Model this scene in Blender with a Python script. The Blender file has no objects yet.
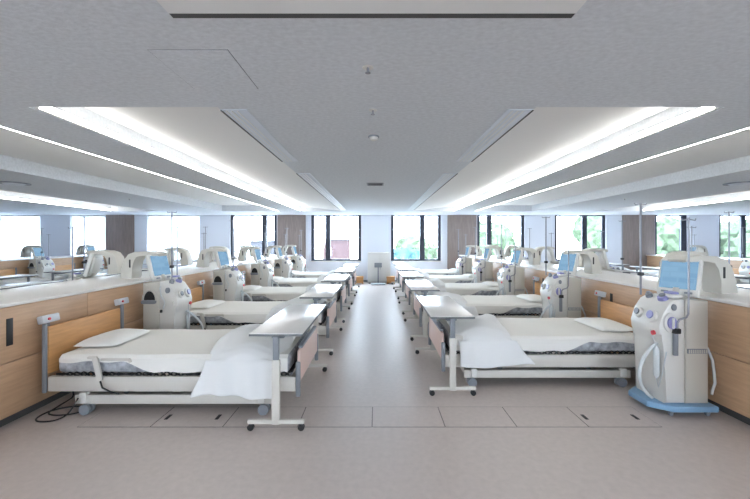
import bpy, bmesh, math, random
from mathutils import Vector, Matrix
random.seed(7)
PI = math.pi
scene = bpy.context.scene
COL = scene.collection

# ---------------------------------------------------------------- camera, world, exposure
cam_d = bpy.data.cameras.new('camera'); cam_d.sensor_width = 36; cam_d.lens = 18.0
cam_d.shift_x = -2.0/750; cam_d.shift_y = -8.5/750
cam_d.clip_start = 0.05; cam_d.clip_end = 300
cam = bpy.data.objects.new('camera', cam_d); COL.objects.link(cam)
cam.location = (0, 0, 1.5); cam.rotation_euler = (PI/2, 0, 0)
scene.camera = cam
w = bpy.data.worlds.new('sky'); scene.world = w; w.use_nodes = True
bg = w.node_tree.nodes['Background']
bg.inputs['Color'].default_value = (0.70, 0.85, 1.0, 1)
bg.inputs['Strength'].default_value = 14.0
scene.view_settings.view_transform = 'Standard'; scene.view_settings.look = 'None'
scene.view_settings.gamma = 1; scene.view_settings.use_curve_mapping = False
scene.view_settings.exposure = 1.38
LED = 8.5; LED_FILL = 44.0            # emission of the cove lamps and of the fill lamps added behind the camera

# ---------------------------------------------------------------- materials
def principled(name, col, rough=0.5, metal=0.0, bump=0.0, bscale=40, var=0.0, vscale=6, stretch=None, spec=None, coat=0):
    m = bpy.data.materials.new(name); m.use_nodes = True
    nt = m.node_tree; b = nt.nodes['Principled BSDF']
    b.inputs['Base Color'].default_value = (*col, 1); b.inputs['Roughness'].default_value = rough
    b.inputs['Metallic'].default_value = metal
    if spec is not None: b.inputs['Specular IOR Level'].default_value = spec
    if coat: b.inputs['Coat Weight'].default_value = coat
    if bump or var:
        tc = nt.nodes.new('ShaderNodeTexCoord'); mp = nt.nodes.new('ShaderNodeMapping')
        nt.links.new(tc.outputs['Object'], mp.inputs[0])
        if stretch: mp.inputs['Scale'].default_value = stretch
    if var:
        n = nt.nodes.new('ShaderNodeTexNoise'); n.inputs['Scale'].default_value = vscale; n.inputs['Detail'].default_value = 5
        nt.links.new(mp.outputs[0], n.inputs['Vector'])
        r = nt.nodes.new('ShaderNodeValToRGB')
        r.color_ramp.elements[0].position = .3; r.color_ramp.elements[1].position = .7
        r.color_ramp.elements[0].color = (*[max(0, c*(1-var)) for c in col], 1)
        r.color_ramp.elements[1].color = (*[min(1, c*(1+var)) for c in col], 1)
        nt.links.new(n.outputs[0], r.inputs[0]); nt.links.new(r.outputs[0], b.inputs['Base Color'])
    if bump:
        n2 = nt.nodes.new('ShaderNodeTexNoise'); n2.inputs['Scale'].default_value = bscale; n2.inputs['Detail'].default_value = 4
        nt.links.new(mp.outputs[0], n2.inputs['Vector'])
        bp = nt.nodes.new('ShaderNodeBump'); bp.inputs['Strength'].default_value = bump; bp.inputs['Distance'].default_value = .01
        nt.links.new(n2.outputs[0], bp.inputs['Height']); nt.links.new(bp.outputs[0], b.inputs['Normal'])
    return m
def emit(name, col, s):
    m = bpy.data.materials.new(name); m.use_nodes = True; nt = m.node_tree; nt.nodes.clear()
    e = nt.nodes.new('ShaderNodeEmission'); o = nt.nodes.new('ShaderNodeOutputMaterial')
    e.inputs[0].default_value = (*col, 1); e.inputs[1].default_value = s
    nt.links.new(e.outputs[0], o.inputs[0]); return m
def glassy(name, fac=0.06, tint=(1, 1, 1)):
    m = bpy.data.materials.new(name); m.use_nodes = True; nt = m.node_tree; nt.nodes.clear()
    t = nt.nodes.new('ShaderNodeBsdfTransparent'); g = nt.nodes.new('ShaderNodeBsdfGlossy'); x = nt.nodes.new('ShaderNodeMixShader')
    o = nt.nodes.new('ShaderNodeOutputMaterial'); t.inputs[0].default_value = (*tint, 1)
    g.inputs['Roughness'].default_value = .02; x.inputs[0].default_value = fac
    nt.links.new(t.outputs[0], x.inputs[1]); nt.links.new(g.outputs[0], x.inputs[2]); nt.links.new(x.outputs[0], o.inputs[0])
    return m
def blindmat(name):
    m = bpy.data.materials.new(name); m.use_nodes = True; nt = m.node_tree; nt.nodes.clear()
    t = nt.nodes.new('ShaderNodeBsdfTranslucent'); g = nt.nodes.new('ShaderNodeBsdfDiffuse'); x = nt.nodes.new('ShaderNodeMixShader')
    o = nt.nodes.new('ShaderNodeOutputMaterial'); t.inputs[0].default_value = (.42, .44, .47, 1); g.inputs[0].default_value = (.85, .87, .9, 1)
    tc = nt.nodes.new('ShaderNodeTexCoord'); wv = nt.nodes.new('ShaderNodeTexWave'); wv.inputs['Scale'].default_value = 3
    wv.inputs['Distortion'].default_value = 1.5
    rp = nt.nodes.new('ShaderNodeMapRange'); rp.inputs['To Min'].default_value = .25; rp.inputs['To Max'].default_value = .38
    nt.links.new(tc.outputs['Object'], wv.inputs['Vector']); nt.links.new(wv.outputs['Fac'], rp.inputs['Value'])
    nt.links.new(rp.outputs[0], x.inputs[0])
    nt.links.new(t.outputs[0], x.inputs[1]); nt.links.new(g.outputs[0], x.inputs[2]); nt.links.new(x.outputs[0], o.inputs[0])
    return m

def floormat():
    m = principled('vinyl floor', (.58, .515, .485), .40, var=.05, vscale=22, bump=.02, bscale=120)
    return m
M = {}
M['ceiling'] = principled('ceiling board', (.665, .695, .73), .95, var=.08, vscale=38, bump=.2, bscale=70, stretch=(.8, 1.2, 1))
M['recess'] = principled('recess plaster', (.80, .80, .79), .9)
M['wall'] = principled('painted wall', (.72, .75, .82), .8, bump=.03, bscale=200)
M['brown'] = principled('brown wall panel', (.27, .215, .20), .6, var=.12, vscale=5, stretch=(6, 6, .6))
M['floor'] = floormat()
M['seam'] = principled('dark joint', (.07, .07, .07), .7)
M['wood'] = principled('pale wood veneer', (.52, .335, .205), .45, var=.09, vscale=5, stretch=(1.2, .8, 9))
M['orange'] = principled('warm wood', (.56, .29, .11), .42, var=.12, vscale=4, stretch=(1, .8, 9))
M['worktop'] = principled('white worktop', (.78, .76, .73), .3, var=.02, vscale=30)
M['black'] = principled('black plastic', (.015, .015, .017), .5)
M['darkmetal'] = principled('dark frame', (.02, .025, .045), .45)
M['steel'] = principled('steel tube', (.27, .28, .31), .35, metal=.6)
M['greyplastic'] = principled('grey plastic', (.22, .24, .27), .5)
M['bedpaint'] = principled('cream bed paint', (.60, .575, .53), .4)
M['matt'] = principled('grey mattress cover', (.36, .38, .41), .8, var=.45, vscale=16, bump=.4, bscale=25)
M['sheet'] = principled('cream sheet', (.80, .79, .75), .9, bump=.15, bscale=10)
M['duvet'] = principled('white duvet', (.77, .78, .78), .9, bump=.35, bscale=9)
M['pillow'] = principled('white pillowcase', (.82, .82, .80), .9, bump=.2, bscale=8)
M['pink'] = principled('pinkish board', (.66, .50, .45), .5)
M['tabletop'] = principled('white laminate', (.74, .73, .71), .22, var=.02, vscale=20)
M['edge'] = principled('grey edging', (.13, .14, .15), .5)
M['device'] = principled('off white casing', (.56, .535, .48), .38)
M['devwhite'] = principled('white casing', (.70, .69, .66), .35)
M['bluebase'] = principled('blue base plastic', (.20, .36, .54), .4)
M['violet'] = principled('violet plastic', (.27, .27, .52), .35)
M['red'] = principled('red plastic', (.75, .08, .10), .4)
M['hose'] = principled('clear hose', (.62, .66, .68), .25)
M['screen'] = None
M['led'] = emit('linear lamp diffuser', (1.0, .98, .94), LED)
M['led_fill'] = emit('added fill lamp', (.94, .97, 1.0), LED_FILL)  # glow of the added lamps that fill the foreground
M['glass'] = glassy('window glass')
M['blind'] = blindmat('roller blind')
M['vent'] = principled('vent slats', (.62, .66, .72), .4)
M['leaf'] = principled('foliage', (.050, .068, .042), .9, spec=0, var=.5, vscale=1.6, bump=1, bscale=4)
M['leaf2'] = principled('blue green foliage', (.028, .060, .065), .9, spec=0, var=.5, vscale=1.6, bump=1, bscale=4)
M['bark'] = principled('bark', (.12, .09, .07), .9)
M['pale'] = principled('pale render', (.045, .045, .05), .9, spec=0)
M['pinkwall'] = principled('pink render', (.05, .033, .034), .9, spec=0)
M['ground'] = principled('asphalt ground', (.2, .2, .2), .9, var=.2, vscale=1)
def screenmat():
    m = bpy.data.materials.new('lit screen'); m.use_nodes = True; nt = m.node_tree; nt.nodes.clear()
    e = nt.nodes.new('ShaderNodeEmission'); o = nt.nodes.new('ShaderNodeOutputMaterial')
    tc = nt.nodes.new('ShaderNodeTexCoord'); mp = nt.nodes.new('ShaderNodeMapping'); mp.inputs['Scale'].default_value = (1, 3, 4)
    br = nt.nodes.new('ShaderNodeTexBrick'); br.inputs['Color1'].default_value = (.20, .37, .56, 1)
    br.inputs['Color2'].default_value = (.26, .45, .64, 1); br.inputs['Mortar'].default_value = (.24, .42, .60, 1)
    br.inputs['Scale'].default_value = 1.3; br.inputs['Mortar Size'].default_value = .03
    sw = nt.nodes.new('ShaderNodeSeparateXYZ'); cb = nt.nodes.new('ShaderNodeCombineXYZ')
    nt.links.new(tc.outputs['Object'], mp.inputs[0]); nt.links.new(mp.outputs[0], sw.inputs[0])
    nt.links.new(sw.outputs['Y'], cb.inputs['X']); nt.links.new(sw.outputs['Z'], cb.inputs['Y'])
    nt.links.new(cb.outputs[0], br.inputs['Vector']); nt.links.new(br.outputs['Color'], e.inputs[0])
    e.inputs[1].default_value = .40; nt.links.new(e.outputs[0], o.inputs[0]); return m
M['screen'] = screenmat()

# ---------------------------------------------------------------- mesh helpers
class MB:
    def __init__(s): s.bm = bmesh.new()
    def box(s, a, b, bev=0.0, seg=2, rot=None, piv=(0, 0, 0)):
        r = bmesh.ops.create_cube(s.bm, size=1.0); vs = r['verts']
        c = [(a[i]+b[i])/2 for i in range(3)]; d = [abs(b[i]-a[i]) for i in range(3)]
        for v in vs: v.co = Vector([v.co[i]*d[i]+c[i] for i in range(3)])
        if bev:
            es = list({e for v in vs for e in v.link_edges})
            rr = bmesh.ops.bevel(s.bm, geom=es, offset=min(bev, min(d)*.49), segments=seg, affect='EDGES', profile=.5)
            vs = list({v for f in rr['faces'] for v in f.verts} | {v for v in vs if v.is_valid})
        if rot is not None:
            bmesh.ops.rotate(s.bm, verts=vs, cent=Vector(piv), matrix=rot)
        return vs
    def tube(s, pts, r, seg=8, cap=True):
        pts = [Vector(p) for p in pts]; rings = []
        n = len(pts); prev = None
        for i, p in enumerate(pts):
            t = (pts[min(i+1, n-1)]-pts[max(i-1, 0)]).normalized()
            if prev is None:
                u = t.orthogonal().normalized()
            else:
                u = (prev - t*prev.dot(t)).normalized()
            prev = u; v = t.cross(u)
            rr = r[i] if isinstance(r, (list, tuple)) else r
            rings.append([s.bm.verts.new(p + (u*math.cos(2*PI*k/seg)+v*math.sin(2*PI*k/seg))*rr) for k in range(seg)])
        for i in range(n-1):
            for k in range(seg):
                s.bm.faces.new((rings[i][k], rings[i][(k+1) % seg], rings[i+1][(k+1) % seg], rings[i+1][k]))
        if cap:
            s.bm.faces.new(rings[0][::-1]); s.bm.faces.new(rings[-1])
    def prism(s, prof, y0, y1, bev=0, axis='y'):
        def P(a, b, t): return (a, t, b) if axis == 'y' else (a, b, t)
        A = [s.bm.verts.new(P(a, b, y0)) for a, b in prof]; B = [s.bm.verts.new(P(a, b, y1)) for a, b in prof]
        n = len(prof); fs = [s.bm.faces.new(A), s.bm.faces.new(B[::-1])]
        for i in range(n): fs.append(s.bm.faces.new((A[i], B[i], B[(i+1) % n], A[(i+1) % n])))
        if bev:
            es = list(set(fs[0].edges) | set(fs[1].edges))
            bmesh.ops.bevel(s.bm, geom=es, offset=bev, segments=2, affect='EDGES', profile=.5)
    def quad(s, *p): s.bm.faces.new([s.bm.verts.new(q) for q in p])
    def grid(s, f, nu, nv, thick=0):
        g = [[s.bm.verts.new(f(i/nu, j/nv)) for j in range(nv+1)] for i in range(nu+1)]
        for i in range(nu):
            for j in range(nv): s.bm.faces.new((g[i][j], g[i+1][j], g[i+1][j+1], g[i][j+1]))
    def build(s, name, mat, parent=None, smooth=True, loc=None):
        bmesh.ops.recalc_face_normals(s.bm, faces=s.bm.faces[:])
        me = bpy.data.meshes.new(name); s.bm.to_mesh(me); s.bm.free()
        me.materials.append(M[mat] if isinstance(mat, str) else mat)
        o = bpy.data.objects.new(name, me); COL.objects.link(o)
        if smooth:
            for p in me.polygons: p.use_smooth = True
            try: me.set_sharp_from_angle(angle=math.radians(35))
            except Exception: pass
        if parent: o.parent = parent
        if loc: o.location = loc
        return o
def tag(o, label=None, cat=None, group=None, kind=None):
    if label: o['label'] = label
    if cat: o['category'] = cat
    if group: o['group'] = group
    if kind: o['kind'] = kind
    return o
def empty(name, loc=(0, 0, 0), rz=0):
    o = bpy.data.objects.new(name, None); COL.objects.link(o); o.location = loc; o.rotation_euler.z = rz
    o.empty_display_size = .1; return o
def dup(o, parent=None):
    c = o.copy(); COL.objects.link(c)
    if parent: c.parent = parent
    for ch in [x for x in KIDS.get(o.name, [])]:
        d = dup(ch, c)
    return c
KIDS = {}
def register(root):
    ks = [o for o in bpy.data.objects if o.parent == root]
    KIDS[root.name] = ks
    for k in ks: register(k)
def structure(mb, name, mat, smooth=False):
    o = mb.build(name, mat, smooth=smooth); o['kind'] = 'structure'; return o

# ---------------------------------------------------------------- room shell
D = 13.7; XW = 14.3; YB = -8.0; H = 2.45; Y0 = 2.66; Y1 = 12.0
m = MB(); m.box((-XW-.2, YB-.2, -.2), (XW+.2, D+.25, 0)); structure(m, 'floor', 'floor')
m = MB(); m.box((-XW-.2, YB, 0), (-XW, D, 2.9)); structure(m, 'wall_left', 'wall')
m = MB(); m.box((XW, YB, 0), (XW+.2, D, 2.9)); structure(m, 'wall_right', 'wall')
ADDED_WINS = [(-7.0, -4.6), (4.6, 7.0)]  # unseen rear windows, added to bring cool daylight to the foreground
m = MB(); m.box((-XW-.2, YB-.2, 0), (XW+.2, YB, .8)); m.box((-XW-.2, YB-.2, 2.3), (XW+.2, YB, 2.9)); xs = -XW-.2
for a, b in ADDED_WINS:
    m.box((xs, YB-.2, .8), (a, YB, 2.3)); xs = b
m.box((xs, YB-.2, .8), (XW+.2, YB, 2.3)); structure(m, 'wall_back', 'wall')
for i, (a, b) in enumerate(ADDED_WINS):
    m = MB()
    m.box((a, YB-.14, .8), (a+.07, YB-.06, 2.3)); m.box((b-.07, YB-.14, .8), (b, YB-.06, 2.3)); m.box(((a+b)/2-.04, YB-.14, .87), ((a+b)/2+.04, YB-.06, 2.23))
    m.box((a+.07, YB-.14, .8), (b-.07, YB-.06, .87)); m.box((a+.07, YB-.14, 2.23), (b-.07, YB-.06, 2.3))
    o = structure(m, 'window_%d' % (i+11), 'darkmetal')  # frame of an added rear window
    g = MB(); g.box((a+.07, YB-.105, .87), (b-.07, YB-.095, 2.23)); g.build('pane', 'glass', o, smooth=False)
# ceiling: flat boards with raised cove bays
m = MB()
m.box((-XW, YB, H), (XW, Y0, 2.9)); m.box((-XW, Y1, H), (XW, D, 2.9))
m.box((-1.13, Y0, H), (1.13, Y1, 2.9))
for s in (-1, 1):
    m.box((s*2.47, Y0, H), (s*3.10, Y1, 2.9)); m.box((s*4.95, Y0, H), (s*6.95, Y1, 2.9)); m.box((s*8.5, Y0, H), (s*XW, Y1, 2.9))
structure(m, 'ceiling', 'ceiling')
for s in (-1, 1):
    m = MB()
    m.prism([(s*1.13, 2.455), (s*2.47, 2.625), (s*2.47, 2.9), (s*1.13, 2.9)], Y0, Y1)
    m.box((s*3.10, Y0, 2.64), (s*4.95, Y1, 2.9))
    m.prism([(s*6.95, 2.455), (s*8.5, 2.64), (s*8.5, 2.9), (s*6.95, 2.9)], Y0, Y1)
    structure(m, 'trim_%d' % (1 if s < 0 else 2), 'recess')

# far wall with openings
wins = [(-13.8, -12.3, None, 'b'), (-11.2, -9.92, None, 'b'), (-8.40, -6.47, None, 'b'),
        (-5.37, -3.66, -4.13, 'c'), (-2.41, -.58, -1.80, 'c'), (.51, 2.34, 1.66, 'c'), (3.66, 5.40, 4.12, 'c'),
        (6.50, 8.37, 7.62, 'c'), (10.16, 11.36, None, 'c'), (12.5, 13.9, 13.45, 'c')]
SILL = .77
m = MB()
m.box((-XW, D, -.2), (XW, D+.25, SILL)); m.box((-XW, D, H), (XW, D+.25, 2.9))
xs = -XW
for a, b, mu, k in wins:
    m.box((xs, D, SILL), (a, D+.25, H)); xs = b
m.box((xs, D, SILL), (XW, D+.25, H))
structure(m, 'wall_far', 'wall')
for i, (a, b, mu, k) in enumerate(wins):
    m = MB(); t = .07; y0 = D+.06; y1 = D+.14
    thick_l = .11; thick_r = .11
    if k == 'b': thick_l = thick_r = .04
    if i == 8: thick_r = .20
    m.box((a, y0, SILL), (a+thick_l, y1, H), .004); m.box((b-thick_r, y0, SILL), (b, y1, H), .004)
    m.box((a+thick_l, y0, SILL), (b-thick_r, y1, SILL+t), .004); m.box((a+thick_l, y0, H-.04), (b-thick_r, y1, H), .004)
    if mu is not None: m.box((mu-.09, y0, SILL+t), (mu+.09, y1, H-.04), .004)
    o = structure(m, 'window_%d' % (i+1), 'darkmetal')
    g = MB(); g.box((a+thick_l, D+.095, SILL+t), (b-thick_r, D+.105, H-.04)); g.build('pane', 'glass', o, smooth=False)
    if k == 'b':
        r = MB(); r.grid(lambda u, v, a=a, b=b: (a+.02+(b-a-.04)*u, D+.035+.006*math.sin(u*60), SILL+.01+(H-.05-SILL)*v), 80, 2)
        r.build('blind', 'blind', o)
        r = MB(); r.tube([(a+.02, D+.035, H-.03), (b-.02, D+.035, H-.03)], .022, 10); r.build('blind_roller', 'devwhite', o)
    s_ = MB(); s_.box((a-.02, D-.05, SILL-.03), (b+.02, D+.06, SILL), .005); s_.build('window_sill', 'devwhite', o)
# brown full height panels on the far wall
n = 3
for a, b in ((-3.63, -2.60), (2.57, 3.63), (-9.88, -8.86), (8.95, 10.12)):
    m = MB()
    m.box((a, D-.05, .10), (b, D-.001, H-.001), .004)
    for q in (.33, .66):
        xx = a+(b-a)*q; m.box((xx-.006, D-.056, .10), (xx+.006, D-.045, H-.01))
    structure(m, 'trim_%d' % n, 'brown'); n += 1
m = MB(); m.box((-XW, D-.014, 0), (XW, D, .08), .003); structure(m, 'baseboard_far', 'greyplastic')

# portals help the daylight sampling (they give off no light of their own)
for i, (a, b, mu, k) in enumerate(wins):
    ld = bpy.data.lights.new('window_portal', 'AREA'); ld.shape = 'RECTANGLE'; ld.size = b-a; ld.size_y = H-SILL
    ld.cycles.is_portal = True
    lo = bpy.data.objects.new('window_portal', ld); COL.objects.link(lo); lo.location = ((a+b)/2, D+.27, (H+SILL)/2)
    lo.rotation_euler = (-PI/2, 0, 0)

for i, (a, b) in enumerate(ADDED_WINS):
    ld = bpy.data.lights.new('window_portal', 'AREA'); ld.shape = 'RECTANGLE'; ld.size = b-a; ld.size_y = 1.5
    ld.cycles.is_portal = True
    lo = bpy.data.objects.new('window_portal', ld); COL.objects.link(lo); lo.location = ((a+b)/2, YB-.22, 1.55)
    lo.rotation_euler = (PI/2, 0, 0)

# ---------------------------------------------------------------- outside
m = MB(); m.box((-120, D+1, -8.2), (120, 150, -8)); o = structure(m, 'ground', 'ground')
def tree(x, y, top, r, mat, label):
    t = empty('tree', (x, y, -8)); tag(t, label, 'tree', 'trees outside the windows')
    b = MB(); b.tube([(0, 0, 0), (.1, 0, 3), (0, .1, top+8-r)], [.3, .22, .12], 8); b.build('trunk', 'bark', t)
    c = MB(); rnd = random.Random(int(x*10))
    for k in range(9):
        px, py, pz = rnd.uniform(-.6, .6)*r, rnd.uniform(-.5, .5)*r, rnd.uniform(-.9, .3)*r
        rr = r*rnd.uniform(.35, .55)
        q = bmesh.ops.create_icosphere(c.bm, subdivisions=3, radius=rr)
        for v in q['verts']: v.co = v.co*(1+rnd.uniform(-.16, .16)) + Vector((px, py, pz+top+8-r*.9))
    c.build('crown', mat, t, smooth=False)
tree(2.6, 30, 1.6, 2.2, 'leaf2', 'blue-green tree outside the window right of the aisle')
tree(5.0, 44, 2.6, 2.8, 'leaf', 'pale distant tree behind the blue-green tree by the aisle')
tree(10.9, 40, 1.8, 2.6, 'leaf2', 'low dark tree between the brown wall panel and the double window')
tree(8.6, 34, 4.2, 3.2, 'leaf', 'light green tree outside the clear window beside the right brown wall panel')
tree(14.2, 46, 4.0, 2.6, 'leaf', 'pale green tree seen past the second window from the right brown panel')
tree(20.5, 32, 4.6, 3.2, 'leaf', 'broad green tree outside the double window in the right-hand bay')
tree(28.5, 36, 4.6, 2.9, 'leaf', 'green tree outside the narrow window beside the far right brown panel')
tree(34.5, 35, 4.4, 3.0, 'leaf', 'green tree outside the rightmost window')
def house(x0, x1, y, top, mat, label):
    t = empty('building', ((x0+x1)/2, y, -8)); tag(t, label, 'building', 'buildings outside')
    w_ = (x1-x0)/2
    b = MB(); b.box((-w_, -4, 0), (w_, 4, top+8)); b.build('wall', mat, t, False)
    b = MB(); b.box((-w_-.2, -4.2, top+8), (w_+.2, 4.2, top+8.3)); b.build('roof', 'pale', t, False)
    k = int(w_*2/2.2)
    for i in range(k):
        for z in (top+8-2, top+8-5):
            b = MB(); xx = -w_+1.1+i*2.2; b.box((xx-.45, -4.05, z-.6), (xx+.45, -3.95, z+.6)); b.build('window', 'greyplastic', t, False)
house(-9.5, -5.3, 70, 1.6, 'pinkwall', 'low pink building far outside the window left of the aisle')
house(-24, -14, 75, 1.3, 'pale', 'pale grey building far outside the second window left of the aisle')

# ---------------------------------------------------------------- ceiling fittings
def cove(x, sgn, zl, zt, label, y0=Y0, y1=Y1, mat='led', low=.008, dt=.012):
    t = empty('linear_light', (x, y0, 0)); tag(t, label, 'ceiling light', 'linear cove lights')
    L = y1-y0-.1
    h = MB(); h.box((0, .05, zl-low), (-sgn*.022, .05+L, zt+.008), .002); h.build('housing', 'devwhite', t)
    h = MB(); h.box((-sgn*.022, .06, zl), (-sgn*(.022+dt), .04+L, zt), .003); h.build('diffuser', mat, t)
for s, nm in ((-1, 'left'), (1, 'right')):
    cove(s*2.47, s, 2.462, 2.505, 'bright linear light along the inner edge of the beam over the %s bed row' % nm)
    cove(s*3.10, -s, 2.452, 2.475, 'thin linear light on the outer edge of the beam over the %s counter' % nm, low=0, dt=.022)
    for q_, xx_ in enumerate((1.6, 5.4, 9.5)):
        cove(s*xx_, s, 2.40, 2.44, '%s added unseen fill light behind the camera on the %s' % (('inner', 'middle', 'outer')[q_], nm), -7.0, -1.0, 'led_fill')  # unseen lamps, added to brighten the near floor and ceiling
    cove(s*8.5, s, 2.462, 2.505, 'bright linear light over the outer bed row of the %s-hand bay' % nm)
    for j, (ya, yb) in enumerate(((2.70, 4.45), (5.24, 11.4))):
        t = empty('ceiling_vent', (s*1.035, ya, H)); tag(t, '%s linear ceiling vent beside the %s light cove' % (('short near', 'long far')[j], nm), 'vent', 'linear ceiling vents')
        q = MB(); q.box((-.095, 0, -.008), (.095, yb-ya, 0), .003); q.build('panel', 'vent', t)
        q = MB(); xx = s*.088
        q.box((xx-.006, 0, -.012), (xx+.006, yb-ya, -.006)); q.build('slot', 'seam', t)
        q = MB()
        for k in range(3): q.box((-.055+.04*k-.004, .01, -.012), (-.055+.04*k+.004, yb-ya-.01, -.007))
        q.build('slat', 'devwhite', t)
# large ceiling unit over the camera
t = empty('ceiling_panel', (-.02, 1.0, H)); tag(t, 'wide rectangular ceiling unit at the very top with a dark gap round it', 'ceiling panel')
q = MB(); q.box((-.845, -.45, -.004), (.845, .592, 0)); q.build('shadow_gap', 'seam', t)  # dark plate stands in for the shade in the gap round the cover
q = MB(); q.box((-.838, -.44, -.016), (.838, .543, -.0), .004); q.build('cover', 'recess', t)
# access panel
t = empty('access_panel', (-.94, 2.10, H)); tag(t, 'small square access panel outlined in the near left ceiling', 'access panel')
q = MB(); q.box((-.20, -.24, -.0015), (.20, .24, 0)); q.build('frame', 'greyplastic', t)
q = MB(); q.box((-.197, -.237, -.003), (.197, .237, 0)); q.build('hatch', 'ceiling', t)
# detectors, sprinklers and grilles
def detector(x, y, r, label):
    t = empty('smoke_detector', (x, y, H)); tag(t, label, 'smoke detector')
    q = MB(); q.tube([(0, 0, 0), (0, 0, -.012)], r, 24); q.build('base', 'greyplastic', t)
    q = MB(); q.tube([(0, 0, -.012), (0, 0, -.03), (0, 0, -.04)], [r*.8, r*.7, r*.3], 20); q.build('head', 'devwhite', t)
detector(-.03, 3.4, .05, 'round smoke detector on the ceiling above the aisle')
def sprinkler(x, y, label):
    t = empty('sprinkler', (x, y, H)); tag(t, label, 'sprinkler', 'ceiling sprinklers')
    q = MB(); q.tube([(0, 0, 0), (0, 0, -.004)], .03, 16); q.build('flange', 'devwhite', t)
    q = MB(); q.tube([(0, 0, -.004), (0, 0, -.03)], .007, 8); q.tube([(0, 0, -.03), (0, 0, -.033)], .015, 12); q.build('head', 'steel', t)
sprinkler(-.05, 2.05, 'small sprinkler in the ceiling above the aisle, nearest the camera')
sprinkler(-.03, 2.72, 'small sprinkler just in front of the smoke detector')
sprinkler(-5.55, 8.4, 'small sprinkler in the ceiling of the left-hand bay')
sprinkler(5.55, 8.4, 'small sprinkler in the ceiling of the right-hand bay')
t = empty('ceiling_grille', (-.03, 6.25, H)); tag(t, 'small rectangular dark grille in the ceiling above the aisle', 'vent')
q = MB(); q.box((-.14, -.14, -.008), (.14, .14, 0), .002); q.build('frame', 'greyplastic', t)
q = MB()
for k in range(6): q.box((-.12, -.115+k*.042, -.012), (.12, -.10+k*.042, -.006))
q.build('slat', 'seam', t)
for s, nm in ((-1, 'left'), (1, 'right')):
    t = empty('air_diffuser', (s*5.95, 6.15, H)); tag(t, 'round grey air diffuser in the ceiling of the %s-hand bay' % nm, 'vent')
    q = MB(); q.tube([(0, 0, 0), (0, 0, -.015)], .21, 32); q.build('rim', 'greyplastic', t)
    q = MB(); q.tube([(0, 0, -.015), (0, 0, -.03), (0, 0, -.035)], [.15, .12, .02], 24); q.build('cone', 'vent', t)

# ---------------------------------------------------------------- floor hatches
hx = [-2.42, -1.83, -1.245, -.64, -.04, .55, 1.13, 1.71, 2.30]
names = ['leftmost floor hatch, beside the cord under the near left bed', 'floor hatch with two black slots under the near left bed',
         'plain floor hatch in front of the near left duvet', 'floor hatch beside the castors of the near left overbed table',
         'plain floor hatch right of the middle of the aisle', 'plain floor hatch beneath the near right overbed table',
         'plain floor hatch in front of the near right bed', 'floor hatch with two black slots beside the near right dialysis machine']
for i in range(8):
    a, b = hx[i], hx[i+1]
    t = empty('floor_hatch', ((a+b)/2, 3.205, 0)); tag(t, names[i], 'floor hatch', 'floor hatches')
    hw = (b-a)/2
    q = MB(); q.box((-hw+.001, -.185, 0), (hw-.001, .185, .0012)); q.build('joint', 'seam', t, False)
    q = MB(); q.box((-hw+.004, -.180, 0), (hw-.004, .180, .002)); q.build('plate', 'floor', t, False)
    if i in (1, 7):
        for xx in (-hw+.07, hw-.09):
            q = MB(); q.box((xx-.03, -.08+.02, .002), (xx+.0, .03, .004), .001); q.build('slot', 'black', t)

# ---------------------------------------------------------------- counters between the bays
U = 1.95
def counter(xc, sgn, visible_side, nm, k0, offs):
    # worktop
    o = MB(); o.box((xc-.46, 1.85, .972), (xc+.46, D-.06, 1.0), .006)
    o = o.build('worktop', 'worktop'); tag(o, 'long white worktop on the wooden cabinets %s' % nm, 'worktop', 'long worktops')
    ords = ['nearest', 'second', 'third', 'fourth', 'fifth', 'farthest']
    for k in range(6):
        y0 = 1.9+U*k; y1 = y0+U
        t = empty('base_cabinet', (xc, y0, 0)); tag(t, '%s wooden cabinet under the worktop %s' % (ords[k], nm), 'cabinet', 'wooden cabinets %s' % nm)
        q = MB(); q.box((-.42, 0, .08), (.42, min(U, D-.07-y0), .972)); q.build('carcass', 'wood', t, False)
        q = MB(); q.box((-.38, 0, 0), (.38, min(U, D-.07-y0), .08)); q.build('plinth', 'seam', t, False)
        L = min(U, D-.07-y0)
        for f in (-1, 1):
            for za, zb in ((.085, .515), (.522, .965)):
                q = MB(); q.box((f*.42, .002, za), (f*.44, L-.002, zb), .002); q.build('door' if za < .4 else 'drawer_front', 'wood', t)
            d = [c for c in bpy.data.objects if c.parent == t and c.name.startswith('drawer_front')][-1]
            of = offs if f == -sgn else .9
            hh = (.11 if sgn < 0 else .07)
            q = MB(); q.box((f*.4405, of-.028, .765-hh), (f*.444, of+.028, .765+hh), .004); q.build('handle', 'black', d)
counter(-3.41, -1, 1, 'left of the central aisle', 0, 1.13)
counter(3.41, 1, -1, 'right of the central aisle', 0, .90)
counter(-10.23, -1, 1, 'at the far side of the left-hand bay', 0, 1.13)
counter(10.23, 1, -1, 'at the far side of the right-hand bay', 0, .90)

# ---------------------------------------------------------------- beds
ORD = ['nearest', 'second', 'third', 'fourth', 'farthest']
def px(x, y): return 377+375*x/y

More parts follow.
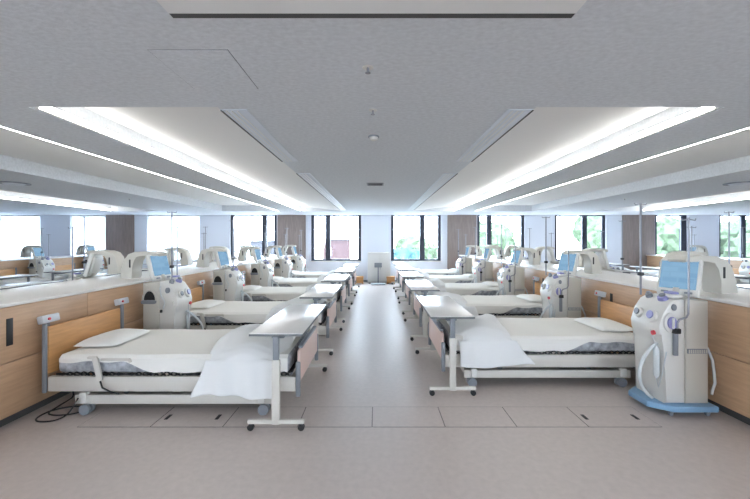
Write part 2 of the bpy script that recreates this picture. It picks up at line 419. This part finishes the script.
def make_bed():
    t = empty('hospital_bed'); BL = 2.14; W = .49
    q = MB()
    for s in (-1, 1): q.box((.0, s*W, .20), (BL, s*(W-.05), .33), .012)
    q.box((0, -W+.05, .22), (.05, W-.05, .32), .006); q.box((BL-.05, -W+.05, .22), (BL, W-.05, .32), .006)
    q.build('side_rail', 'bedpaint', t)
    q = MB()
    for s in (-1, 1): q.box((.22, s*(W-.02), .085), (BL-.2, s*(W-.06), .165), .008)
    for x in (.25, 1.0, BL-.25): q.box((x-.03, -W+.06, .09), (x+.03, W-.06, .15), .006)
    q.build('base_frame', 'bedpaint', t)
    q = MB()
    for x in (.55, 1.5):
        for s in (-1, 1):
            q.tube([(x, s*.3, .12), (x+.18, s*.3, .26)], .02, 8)
    q.build('lift_arm', 'greyplastic', t)
    for x in (.3, BL-.3):
        for s in (-1, 1):
            c = MB(); y = s*(W-.03)
            c.box((x-.03, y-.03, .10), (x+.03, y+.03, .19), .01); c = c.build('castor', 'devwhite', t)
            for e in (-.026, .026):
                wv = MB(); wv.tube([(x+.02, y+e-.012, .046), (x+.02, y+e+.012, .046)], .046, 20); wv.build('wheel', 'greyplastic', c)
    # mattress platform with a dark lattice
    q = MB(); q.box((.05, -W+.10, .335), (BL-.05, W-.10, .35))
    for s in (-1, 1):
        nn = 34; y = s*(W-.035)
        q.tube([(.05+(BL-.1)*i/nn, y, .342+.022*math.sin(i*PI*.9)) for i in range(nn+1)], .008, 6)
        q.tube([(.05+(BL-.1)*i/nn, y, .342-.022*math.sin(i*PI*.9)) for i in range(nn+1)], .008, 6)
    q.build('platform', 'black', t)
    mt = MB(); mt.box((.06, -W+.02, .350), (BL-.06, W-.02, .502), .045, 4); mt = mt.build('mattress', 'matt', t)
    # fitted sheet, hanging less at the head
    def sh(u, v):
        x = .10+(BL-.17)*u
        hang = .045+.09*min(1, max(0, (u-.28)/.14)) + .008*math.sin(u*37)
        pts = [(-W, .502-hang), (-W+.0, .487), (-W+.03, .515), (0, .520), (W-.03, .515), (W, .487), (W, .502-hang)]
        k = v*(len(pts)-1); i = min(int(k), len(pts)-2); f = k-i
        y = pts[i][0]*(1-f)+pts[i+1][0]*f; z = pts[i][1]*(1-f)+pts[i+1][1]*f
        return (x, y, z+.003*math.sin(x*9+y*6))
    q = MB(); q.grid(sh, 60, 24)
    q.quad((.10, -W+.03, .515), (.10, W-.03, .515), (.085, W-.04, .47), (.085, -W+.04, .47))
    q.build('fitted_sheet', 'sheet', mt)
    # headboard
    q = MB(); q.box((-.045, -W+.03, .34), (-.015, W-.03, .755), .012); q.build('headboard', 'orange', t)
    for s in (-1, 1):
        q = MB(); q.box((-.04, s*W-.014, .19), (-.005, s*W+.014, .79), .01); q.build('head_post', 'greyplastic', t)
        q = MB(); q.box((BL, s*W-.016, .16), (BL+.04, s*W+.016, .46), .01); q.build('foot_post', 'greyplastic', t)
    q = MB()
    q.box((BL+.005, -W+.03, .27), (BL+.035, W-.03, .55), .02); q.build('footboard', 'pink', t)
    q = MB(); q.box((BL+.0, -W+.10, .545), (BL+.04, W-.10, .575), .012); q.build('foot_handle', 'greyplastic', t)
    # hanging rail bracket and hand control on the near side
    q = MB(); y = -W-.015
    q.box((.42, y-.012, .30), (.47, y+.012, .50), .008, rot=Matrix.Rotation(-.22, 3, 'Y'), piv=(.45, y, .4))
    q.box((.36, y-.012, .49), (.44, y+.012, .51), .006); q.build('rail_bracket', 'bedpaint', t)
    q = MB(); q.tube([(.48, y, .485), (.72, y, .485)], .012, 8); q.tube([(.72, y, .485), (.725, y, .46)], .012, 8); q.build('side_rail_arm', 'bedpaint', t)
    q = MB(); q.tube([(.47, y-.005, .30), (.50, y-.02, .25), (.56, y-.015, .215), (.63, y-.0, .19)], .007, 6); q.build('cable', 'black', t)
    register(t); return t
def make_pillow():
    q = MB()
    def f(top):
        def g(u, v):
            x = (u-.5)*.40; y = (v-.5)*.62
            e = (1-abs(2*u-1)**3.2)*(1-abs(2*v-1)**3.2)
            e = max(0, e)**.55
            pin = 1-.06*(abs(2*u-1)**2)*(abs(2*v-1)**2)
            return (x*pin*1.0, y*pin, .012+(.052 if top else -.010)*e+.004*math.sin(9*u+5*v)*e)
        return g
    q.grid(f(True), 22, 30); q.grid(f(False), 22, 30)
    bmesh.ops.remove_doubles(q.bm, verts=q.bm.verts[:], dist=.0005)
    return q.build('pillow', 'pillow')
def make_duvet(seed, wide):
    rnd = random.Random(seed); W = .49
    ph = [rnd.uniform(0, 6) for _ in range(8)]
    def g(u, v):
        # v: 0 near hang .. 1 far hang ; u: along the bed
        path = [(-W-.085, .20), (-W-.065, .36), (-W-.035, .48), (-W+.06, .575), (-.2, .62), (.2, .62), (W-.06, .575), (W+.03, .48), (W+.042, .36), (W+.045, .23)]
        k = v*(len(path)-1); i = min(int(k), len(path)-2); f = k-i
        f2 = f
        y = path[i][0]*(1-f2)+path[i+1][0]*f2; z = path[i][1]*(1-f2)+path[i+1][1]*f2
        hang = max(0, (.55-z)/.35)
        x0 = 1.40 - .17*hang + .05*math.sin(v*7+ph[0]); x1 = 2.03 - .03*hang + .015*math.sin(v*9+ph[1])
        x = x0+(x1-x0)*u
        edge = min(u, 1-u); puff = min(1, edge/.18)**.6
        top = (1-hang) if z > .5 else 0
        z += -.055*(1-puff)*(1 if z > .5 else 0) + top*(.022*math.sin(8*x+ph[2]+3*y)+.015*math.sin(15*x-7*y+ph[3]))
        amp = .020*min(1, hang*1.5)
        y += (-1 if y < 0 else .35)*abs(amp)*(1+math.sin(26*x+ph[4]+2*math.sin(3*z+ph[5]))) + (-1 if y < 0 else .4)*.02*puff*(1 if hang > 0 else 0)
        if hang > .7: z += .02*math.sin(5*u+ph[6])
        return (x, y, z)
    q = MB(); q.grid(g, 44, 64)
    o = q.build('duvet', 'duvet')
    md = o.modifiers.new('thick', 'SOLIDIFY'); md.thickness = .016; md.offset = -1
    sd = o.modifiers.new('sub', 'SUBSURF'); sd.levels = 1; sd.render_levels = 1
    return o
def make_table():
    t = empty('overbed_table'); L = .68
    q = MB(); q.box((-.212, -L+.004, .748), (.212, L-.004, .770), .004); tt = q.build('tabletop', 'tabletop', t)
    q = MB(); q.box((-.216, -L, .745), (.216, L, .764), .005); q.build('edging', 'edge', tt)
    q = MB(); q.box((-.05, -L+.06, .715), (.05, L-.06, .745), .005); q.build('cross_beam', 'greyplastic', t)
    for s in (-1, 1):
        y = s*(L-.012)
        q = MB(); q.box((-.032, y-.02, .05), (.032, y+.02, .56), .008); q.build('post', 'bedpaint', t)
        q = MB(); q.box((-.024, y-.014, .555), (.024, y+.014, .745), .006); q.build('inner_post', 'greyplastic', t)
        q = MB(); q.box((-.225, y-.02, .055), (.225, y+.02, .088), .008); q.build('foot_bar', 'bedpaint', t)
        for e in (-.2, .2):
            q = MB(); q.tube([(e, y-.014, .026), (e, y+.014, .026)], .026, 16); q.box((e-.012, y-.018, .03), (e+.012, y+.018, .058), .004)
            q.build('castor', 'black', t)
    register(t); return t

def make_machine():
    t = empty('dialysis_machine')
    # blue base, narrowing to the front
    q = MB(); q.prism([(-.02, -.24), (.50, -.24), (.72, -.12), (.72, .12), (.50, .24), (-.02, .24)], .045, .10, .012, axis='z')
    q.build('base', 'bluebase', t)
    for x, y in ((.05, -.19), (.05, .19), (.50, -.19), (.50, .19)):
        q = MB(); q.tube([(x, y-.013, .026), (x, y+.013, .026)], .026, 16); q.box((x-.015, y-.02, .03), (x+.015, y+.02, .047), .003)
        q.build('castor', 'greyplastic', t)
    q = MB(); q.prism([(.03, .10), (.03, .985), (.30, 1.0), (.31, 1.0), (.31, .10)], -.19, .19, .018); cab = q.build('cabinet', 'device', t)
    # seam and vents on the back
    q = MB()
    for k in range(6): q.box((.024, -.12, .25+.05*k), (.032, .12, .262+.05*k))
    q.build('vent', 'greyplastic', cab)
    q = MB(); q.prism([(.313, .10), (.313, 1.0), (.42, .995), (.50, .965), (.58, .88), (.635, .76), (.625, .69), (.575, .635), (.56, .59), (.56, .10)], -.185, .185, .02)
    fr = q.build('front_panel', 'devwhite', t)
    # blood pump, plates, knobs and connectors on the sloping front
    def onfront(u, y, off=0):
        P = [(.42, .995), (.50, .965), (.58, .88), (.635, .76), (.625, .69)]
        k = u*(len(P)-1); i = min(int(k), len(P)-2); f = k-i
        a = Vector((P[i][0], 0, P[i][1])); b = Vector((P[i+1][0], 0, P[i+1][1])); p = a.lerp(b, f); d = (b-a).normalized()
        nn = Vector((-d.z, 0, d.x)); 
        if nn.x < 0 and nn.z < 0 or nn.x < 0: nn = -nn
        return p+nn*off+Vector((0, y, 0)), nn
    for u, y, r, mat, nm in ((.60, .08, .062, 'devwhite', 'blood_pump'), (.60, -.09, .05, 'devwhite', 'blood_pump'), (.12, .07, .05, 'violet', 'pump_cover'), (.12, -.1, .035, 'greyplastic', 'dial')):
        p, nn = onfront(u, y); q = MB(); q.tube([p, p+nn*.03, p+nn*.036], [r, r, r*.8], 20); b = q.build(nm, mat, t)
        q = MB(); q.tube([p+nn*.036, p+nn*.05], r*.6, 14); q.build('rotor', 'violet' if u > .5 and y > 0 else 'greyplastic', b)
    p, nn = onfront(.97, .12); q = MB(); q.tube([p, p+nn*.025], .02, 12); q.build('stop_button', 'red', t)
    # rounded side caps that carry the pumps (seen on both sides)
    q = MB(); q.tube([(.505, .186, .80), (.505, .20, .80), (.505, .205, .80)], [.085, .08, .05], 24); b = q.build('side_pump', 'devwhite', t)
    q = MB(); q.tube([(.505, .205, .80), (.505, .222, .80)], .052, 18); q.build('rotor', 'violet', b)
    q = MB(); q.box((.49, .222, .755), (.52, .232, .845), .005); q.build('rotor_arm', 'devwhite', b)
    q = MB(); q.tube([(.46, .186, .93), (.46, .20, .93)], .028, 14); q.build('knob', 'greyplastic', t)
    # top tray with violet cartridge
    q = MB(); q.box((.31, .02, 1.0), (.46, .17, 1.035), .015); tr = q.build('top_tray', 'devwhite', t)
    q = MB(); q.box((.335, .045, 1.03), (.435, .145, 1.055), .012); q.build('cartridge', 'violet', tr)
    # cuff holder: dark hooded opening on the -y side
    q = MB(); n_ = 16
    pts = [(.16+.105*math.cos(PI*k/n_), .78+.115*math.sin(PI*k/n_)) for k in range(n_+1)]
    q.prism(pts, -.196, -.188); hd = q.build('cuff_holder', 'black', t)
    q = MB(); q.tube([(.16+.115*math.cos(PI*k/n_), -.205, .78+.125*math.sin(PI*k/n_)) for k in range(n_+1)], .014, 8); q.build('hood', 'device', hd)
    q = MB(); q.box((.04, -.25, .74), (.28, -.19, .785), .018); q.build('tray', 'greyplastic', hd)
    q = MB(); q.tube([(.345, -.186, .95), (.345, -.21, .93), (.37, -.215, .84), (.43, -.212, .76), (.40, -.205, .68)], .009, 8); q.build('blood_line', 'hose', t)
    q = MB(); q.box((.345, -.215, .63), (.375, -.187, .665), .006); q.build('line_clamp', 'black', t)
    for zz, yy, mt in ((.90, -.19, 'greyplastic'), (.74, -.19, 'devwhite')):
        q = MB(); q.tube([(.52-(.05 if zz > .8 else -.03), -.186, zz), (.52-(.05 if zz > .8 else -.03), -.212, zz)], .034, 16); q.build('side_knob', mt, t)
    # clear bottle / filter on front
    q = MB(); q.tube([(.60, .12, .30), (.60, .12, .33), (.60, .12, .55), (.60, .12, .58)], [.012, .03, .03, .012], 14); q.build('dialyser', 'hose', t)
    q = MB(); q.tube([(.60, .12, .58), (.62, .10, .64), (.63, .08, .72)], .006, 6); q.tube([(.60, .12, .30), (.585, .13, .22), (.58, .17, .35), (.56, .2, .55)], .006, 6); q.build('tubing', 'hose', t)
    # grille rail on +y side
    q = MB(); q.box((.06, .19, .535), (.30, .203, .575), .003); rl = q.build('rail', 'greyplastic', cab)
    q = MB()
    for k in range(9): q.box((.07+.026*k, .2025, .54), (.083+.026*k, .206, .57))
    q.build('rail_slot', 'device', rl)
    # pole holders and poles
    q = MB(); q.box((.30, .19, .52), (.335, .215, .80), .004); br = q.build('pole_bracket', 'greyplastic', t)
    q = MB(); q.box((.29, .19, .71), (.345, .235, .755), .008); q.build('clamp', 'black', br)
    q = MB(); q.tube([(.318, .222, .70), (.318, .222, .80), (.30, .222, .83), (.24, .222, .85), (.222, .222, .88), (.22, .222, 1.2), (.22, .222, 1.70)], .0085, 8)
    pl = q.build('infusion_pole', 'steel', t)
    q = MB(); q.tube([(.16, .222, 1.69), (.165, .222, 1.675), (.22, .222, 1.685), (.275, .222, 1.675), (.28, .222, 1.69)], .005, 6); q.build('hook', 'steel', pl)
    q = MB(); q.tube([(.36, -.16, .99), (.36, -.16, 1.86)], .0095, 8); pl = q.build('infusion_pole', 'steel', t)
    q = MB(); q.tube([(.30, -.16, 1.86), (.31, -.16, 1.845), (.36, -.16, 1.855), (.41, -.16, 1.845), (.42, -.16, 1.86)], .005, 6); q.build('hook', 'steel', pl)
    q = MB(); q.box((.34, -.185, 1.17), (.38, -.135, 1.205), .008); q.build('clamp', 'black', pl)
    # hoses
    q = MB(); pts = []
    for k in range(15):
        a = k/14; pts.append((.40+.17*math.sin(a*PI)**.8+.04*a, .10+.05*math.sin(a*PI), .60-.48*a))
    q.tube(pts, .014, 8); q.build('hose', 'hose', t)
    q = MB(); pts = [(.03, .12, .62), (-.02, .13, .56), (-.055, .14, .46), (-.06, .15, .36), (-.05, .17, .27), (.0, .20, .22), (.02, .21, .19)]
    q.tube(pts, .011, 8); q.build('drain_hose', 'hose', t)
    # arch that carries the monitor
    q = MB(); n_ = 14; w_ = .10
    out = [(.16, 1.335), (.13, 1.36), (.0, 1.372), (-.14, 1.365), (-.22, 1.335), (-.27, 1.27), (-.31, 1.14), (-.32, 1.04), (-.18, 1.03), (-.165, 1.06), (-.17, 1.15), (-.16, 1.25), (-.12, 1.315), (-.05, 1.33), (.10, 1.325), (.15, 1.31)]
    q.prism(out, -w_, w_, .012); ar = q.build('monitor_arch', 'device', t)
    for s in (-1, 1):
        q = MB(); q.box((-.205, s*(w_-.002), 1.17), (-.185, s*(w_+.004), 1.27), .003); q.build('arch_slot', 'black', ar)
    q = MB(); q.tube([(.14, 0, 1.0), (.14, 0, 1.08)], [.05, .035], 14); q.build('neck', 'device', t)
    # monitor; its own origin at the neck, screen faces local +x, leaning back
    mo = MB(); R = Matrix.Rotation(-.26, 3, 'Y')
    mo.box((.0, -.160, .02), (.055, .160, .355), .016, rot=R); mo.box((-.03, -.13, .07), (.005, .13, .31), .015, rot=R)
    mo = mo.build('monitor', 'devwhite', t, loc=(.13, 0, .978))
    q = MB(); q.box((.053, -.140, .080), (.0575, .140, .335), 0, rot=R); q.build('screen', 'screen', mo, False)
    for y in (-.09, .09):
        q = MB(); q.box((.054, y-.03, .040), (.060, y+.03, .058), .003, rot=R); q.build('button_bar', 'greyplastic', mo)
    sc = []
    def walk(o):
        for c in [x for x in bpy.data.objects if x.parent == o]:
            if c.name.startswith(('hose', 'monitor', 'neck', 'infusion_pole', 'pole_bracket')): continue
            sc.append(c); walk(c)
    walk(t)
    for o in sc:
        for v in o.data.vertices:
            if v.co.x > 0: v.co.x *= .70
    register(t); return t

bed0 = make_bed(); pil0 = make_pillow(); duv = [make_duvet(3, 1), make_duvet(11, 1), make_duvet(20, 1)]; tab0 = make_table(); mac0 = make_machine()
used = {}
def place(proto, x, y, z, rz, label, cat, group):
    if proto.name not in used: used[proto.name] = 1; o = proto
    else:
        o = dup(proto)
    o.location = (x, y, z); o.rotation_euler = (0, 0, rz); tag(o, label, cat, group); return o
rows = [ # head x, rot, first y, pitch, description, inner?
    (-2.84, 0, 3.72, 1.95, 'row left of the aisle', False),
    (2.84, PI, 4.34, 2.0, 'row right of the aisle', False),
    (-9.66, 0, 3.72, 1.95, 'outer row of the left bay', False),
    (9.66, PI, 4.34, 2.0, 'outer row of the right bay', False),
    (-3.98, PI, 4.34, 1.95, 'inner row of the left bay', True),
    (3.98, 0, 3.72, 2.0, 'inner row of the right bay', True)]
YAW = {0: [-10, -8, -4, -2, -2], 1: [30, 16, 8, 3, 2]}
rr = random.Random(5)
for ri, (hx_, rz, ys, pit, desc, inner) in enumerate(rows):
    c = 1 if rz == 0 else -1
    side = 'left' if hx_ < 0 else 'right'
    for k in range(5):
        y = ys+pit*k; o_ = ORD[k]
        vis_bed = -20 < px(hx_+c*2.1, y+.5) < 770 or -20 < px(hx_, y+.5) < 770
        if vis_bed:
            place(bed0, hx_, y, 0, rz, 'cream hospital bed, %s from the camera in the %s' % (o_, desc) if o_ not in ('nearest', 'farthest') else 'cream hospital bed %s the camera in the %s' % ({'nearest': 'nearest', 'farthest': 'farthest from'}[o_], desc), 'bed', 'hospital beds in the ' + desc)
            if not inner:
                dx = .225+rr.uniform(-.02, .02)
                place(pil0, hx_+c*dx, y+rr.uniform(-.03, .03), .522, rz+rr.uniform(-.06, .06), 'flat white pillow on the %s bed of the %s' % (o_, desc), 'pillow', 'pillows in the ' + desc)
                d = duv[(k+ri) % 3]
                place(d, hx_, y, 0, rz, 'white duvet at the foot of the %s bed, %s' % (o_, desc), 'duvet', 'duvets in the ' + desc)
        tx = hx_+c*2.04 + rr.uniform(-.015, .015)*(k > 0)
        if ri == 1: tx = .735+rr.uniform(-.015, .015)*(k > 0)
        if -25 < px(tx, y+.6) < 775:
            place(tab0, tx, y-.08 if rz == 0 else y-.03, 0, rz, 'white overbed table across the %s bed of the %s' % (o_, desc), 'overbed table', 'overbed tables in the ' + desc)
        my = y+1.03 if rz == 0 else y-.93
        mx = hx_-c*.03
        if -10 < px(mx+c*.3, my+.2) < 755 or (ri == 1 and k == 0):
            o = place(mac0, mx, my, 0, rz, 'dialysis machine with screen, %s of the %s' % (o_, desc), 'dialysis machine', 'dialysis machines in the ' + desc)
            a = math.radians(YAW[0 if rz == 0 else 1][k]+(0 if not inner else 0))
            for ch in [q for q in bpy.data.objects if q.parent == o and q.name.startswith('monitor') and 'arch' not in q.name]:
                ch.rotation_euler.z = a
# call boxes on the cabinet fronts
def make_box():
    t = empty('outlet_box'); q = MB()
    q.box((0, -.09, -.035), (.055, .09, .035), .01, rot=Matrix.Rotation(-.2, 3, 'Y')); q.build('casing', 'vent', t)
    q = MB(); q.tube([(.055, -.03, .01), (.066, -.03, .01)], .012, 12); q.build('call_button', 'red', t)
    q = MB(); q.box((.012, -.012, -.16), (.03, .012, -.03), .003); q.build('bracket', 'greyplastic', t)
    register(t); return t
box0 = make_box()
for ri, (hx_, rz, ys, pit, desc, inner) in enumerate(rows[:2]):
    c = 1 if rz == 0 else -1
    for k in range(5):
        for q, dy in ((0, -.36), (1, .60)):
            y = ys+pit*k+dy
            if ri == 1 and k == 0 and q == 0: continue
            place(box0, c*-2.968 if c > 0 else 2.968, y, .80, rz, 'grey call box %s the %s bed in the %s' % (('just before', 'just beyond')[q], ORD[k], desc), 'call box', 'call boxes in the ' + desc)
# cord on the floor by the near left bed
q = MB(); pts = []
P = [(-2.55, 3.20, .16), (-2.60, 3.16, .05), (-2.68, 3.12, .008), (-2.80, 3.10, .008), (-2.87, 3.17, .008), (-2.86, 3.30, .008), (-2.74, 3.38, .008), (-2.62, 3.36, .008), (-2.60, 3.26, .008), (-2.70, 3.18, .022), (-2.82, 3.22, .022), (-2.88, 3.40, .008), (-2.92, 3.60, .008), (-2.955, 3.62, .1)]
def cr(P, n=6):
    out = []
    for i in range(len(P)-1):
        p0, p1, p2, p3 = [Vector(P[max(0, min(len(P)-1, i+d))]) for d in (-1, 0, 1, 2)]
        for k in range(n):
            t = k/n; out.append(.5*((2*p1)+(-p0+p2)*t+(2*p0-5*p1+4*p2-p3)*t*t+(-p0+3*p1-3*p2+p3)*t**3))
    out.append(Vector(P[-1])); return out
q.tube(cr(P), .0065, 6); o = q.build('power_cord', 'black'); tag(o, 'black power cord coiled on the floor at the head of the near left bed', 'cord')

# ---------------------------------------------------------------- end of the aisle
t = empty('equipment_cabinet', (.07, 13.35, 0)); tag(t, 'white cabinet against the far wall at the end of the aisle', 'cabinet')
q = MB(); q.box((-.40, -.2, .04), (.40, .25, 1.10), .012); cb = q.build('body', 'devwhite', t)
for s in (-1, 1):
    q = MB(); q.box((s*.006, -.215, .07), (s*.385, -.2, 1.07), .004); dd = q.build('door', 'devwhite', t)
    q = MB(); q.box((s*.03, -.235, .5), (s*.045, -.215, .65), .004); q.build('handle', 'steel', dd)
q = MB()
for x in (-.33, .33): q.box((x-.03, -.17, 0), (x+.03, .2, .04))
q.build('foot', 'seam', t)
t = empty('stretcher_scale', (.04, 12.85, 0)); tag(t, 'grey floor scale with display post in front of the white far cabinet', 'scale')
q = MB(); q.box((-.25, -.2, .01), (.25, .2, .05), .01); q.build('platform', 'vent', t)
q = MB(); q.box((-.02, .16, .05), (.02, .2, .62), .005); q.build('post', 'steel', t)
q = MB(); q.box((-.13, .13, .58), (.13, .18, .74), .015, rot=Matrix.Rotation(-.3, 3, 'X'), piv=(0, .16, .66)); q.build('display', 'greyplastic', t)
for x, nm in ((-.62, 'left'), (.48, 'right')):
    t = empty('wooden_stool', (x, 13.15, 0)); tag(t, 'low orange wooden stool by the far wall on the %s of the aisle' % nm, 'stool', 'low stools by the far wall')
    q = MB(); q.box((-.15, -.15, .22), (.15, .15, .26), .008); q.build('seat', 'orange', t)
    for s in (-1, 1):
        q = MB(); q.box((s*.14, -.14, 0), (s*.115, .14, .22), .003); q.build('side_panel', 'orange', t)
    q = MB(); q.box((-.115, -.13, .04), (.115, -.11, .22), .002); q.build('front_panel', 'orange', t)
# unused prototypes are removed
for p in [bed0, pil0, tab0, mac0, box0]+duv:
    if p.name not in used:
        for c in [o for o in bpy.data.objects if o.parent == p]: bpy.data.objects.remove(c)
        bpy.data.objects.remove(p)
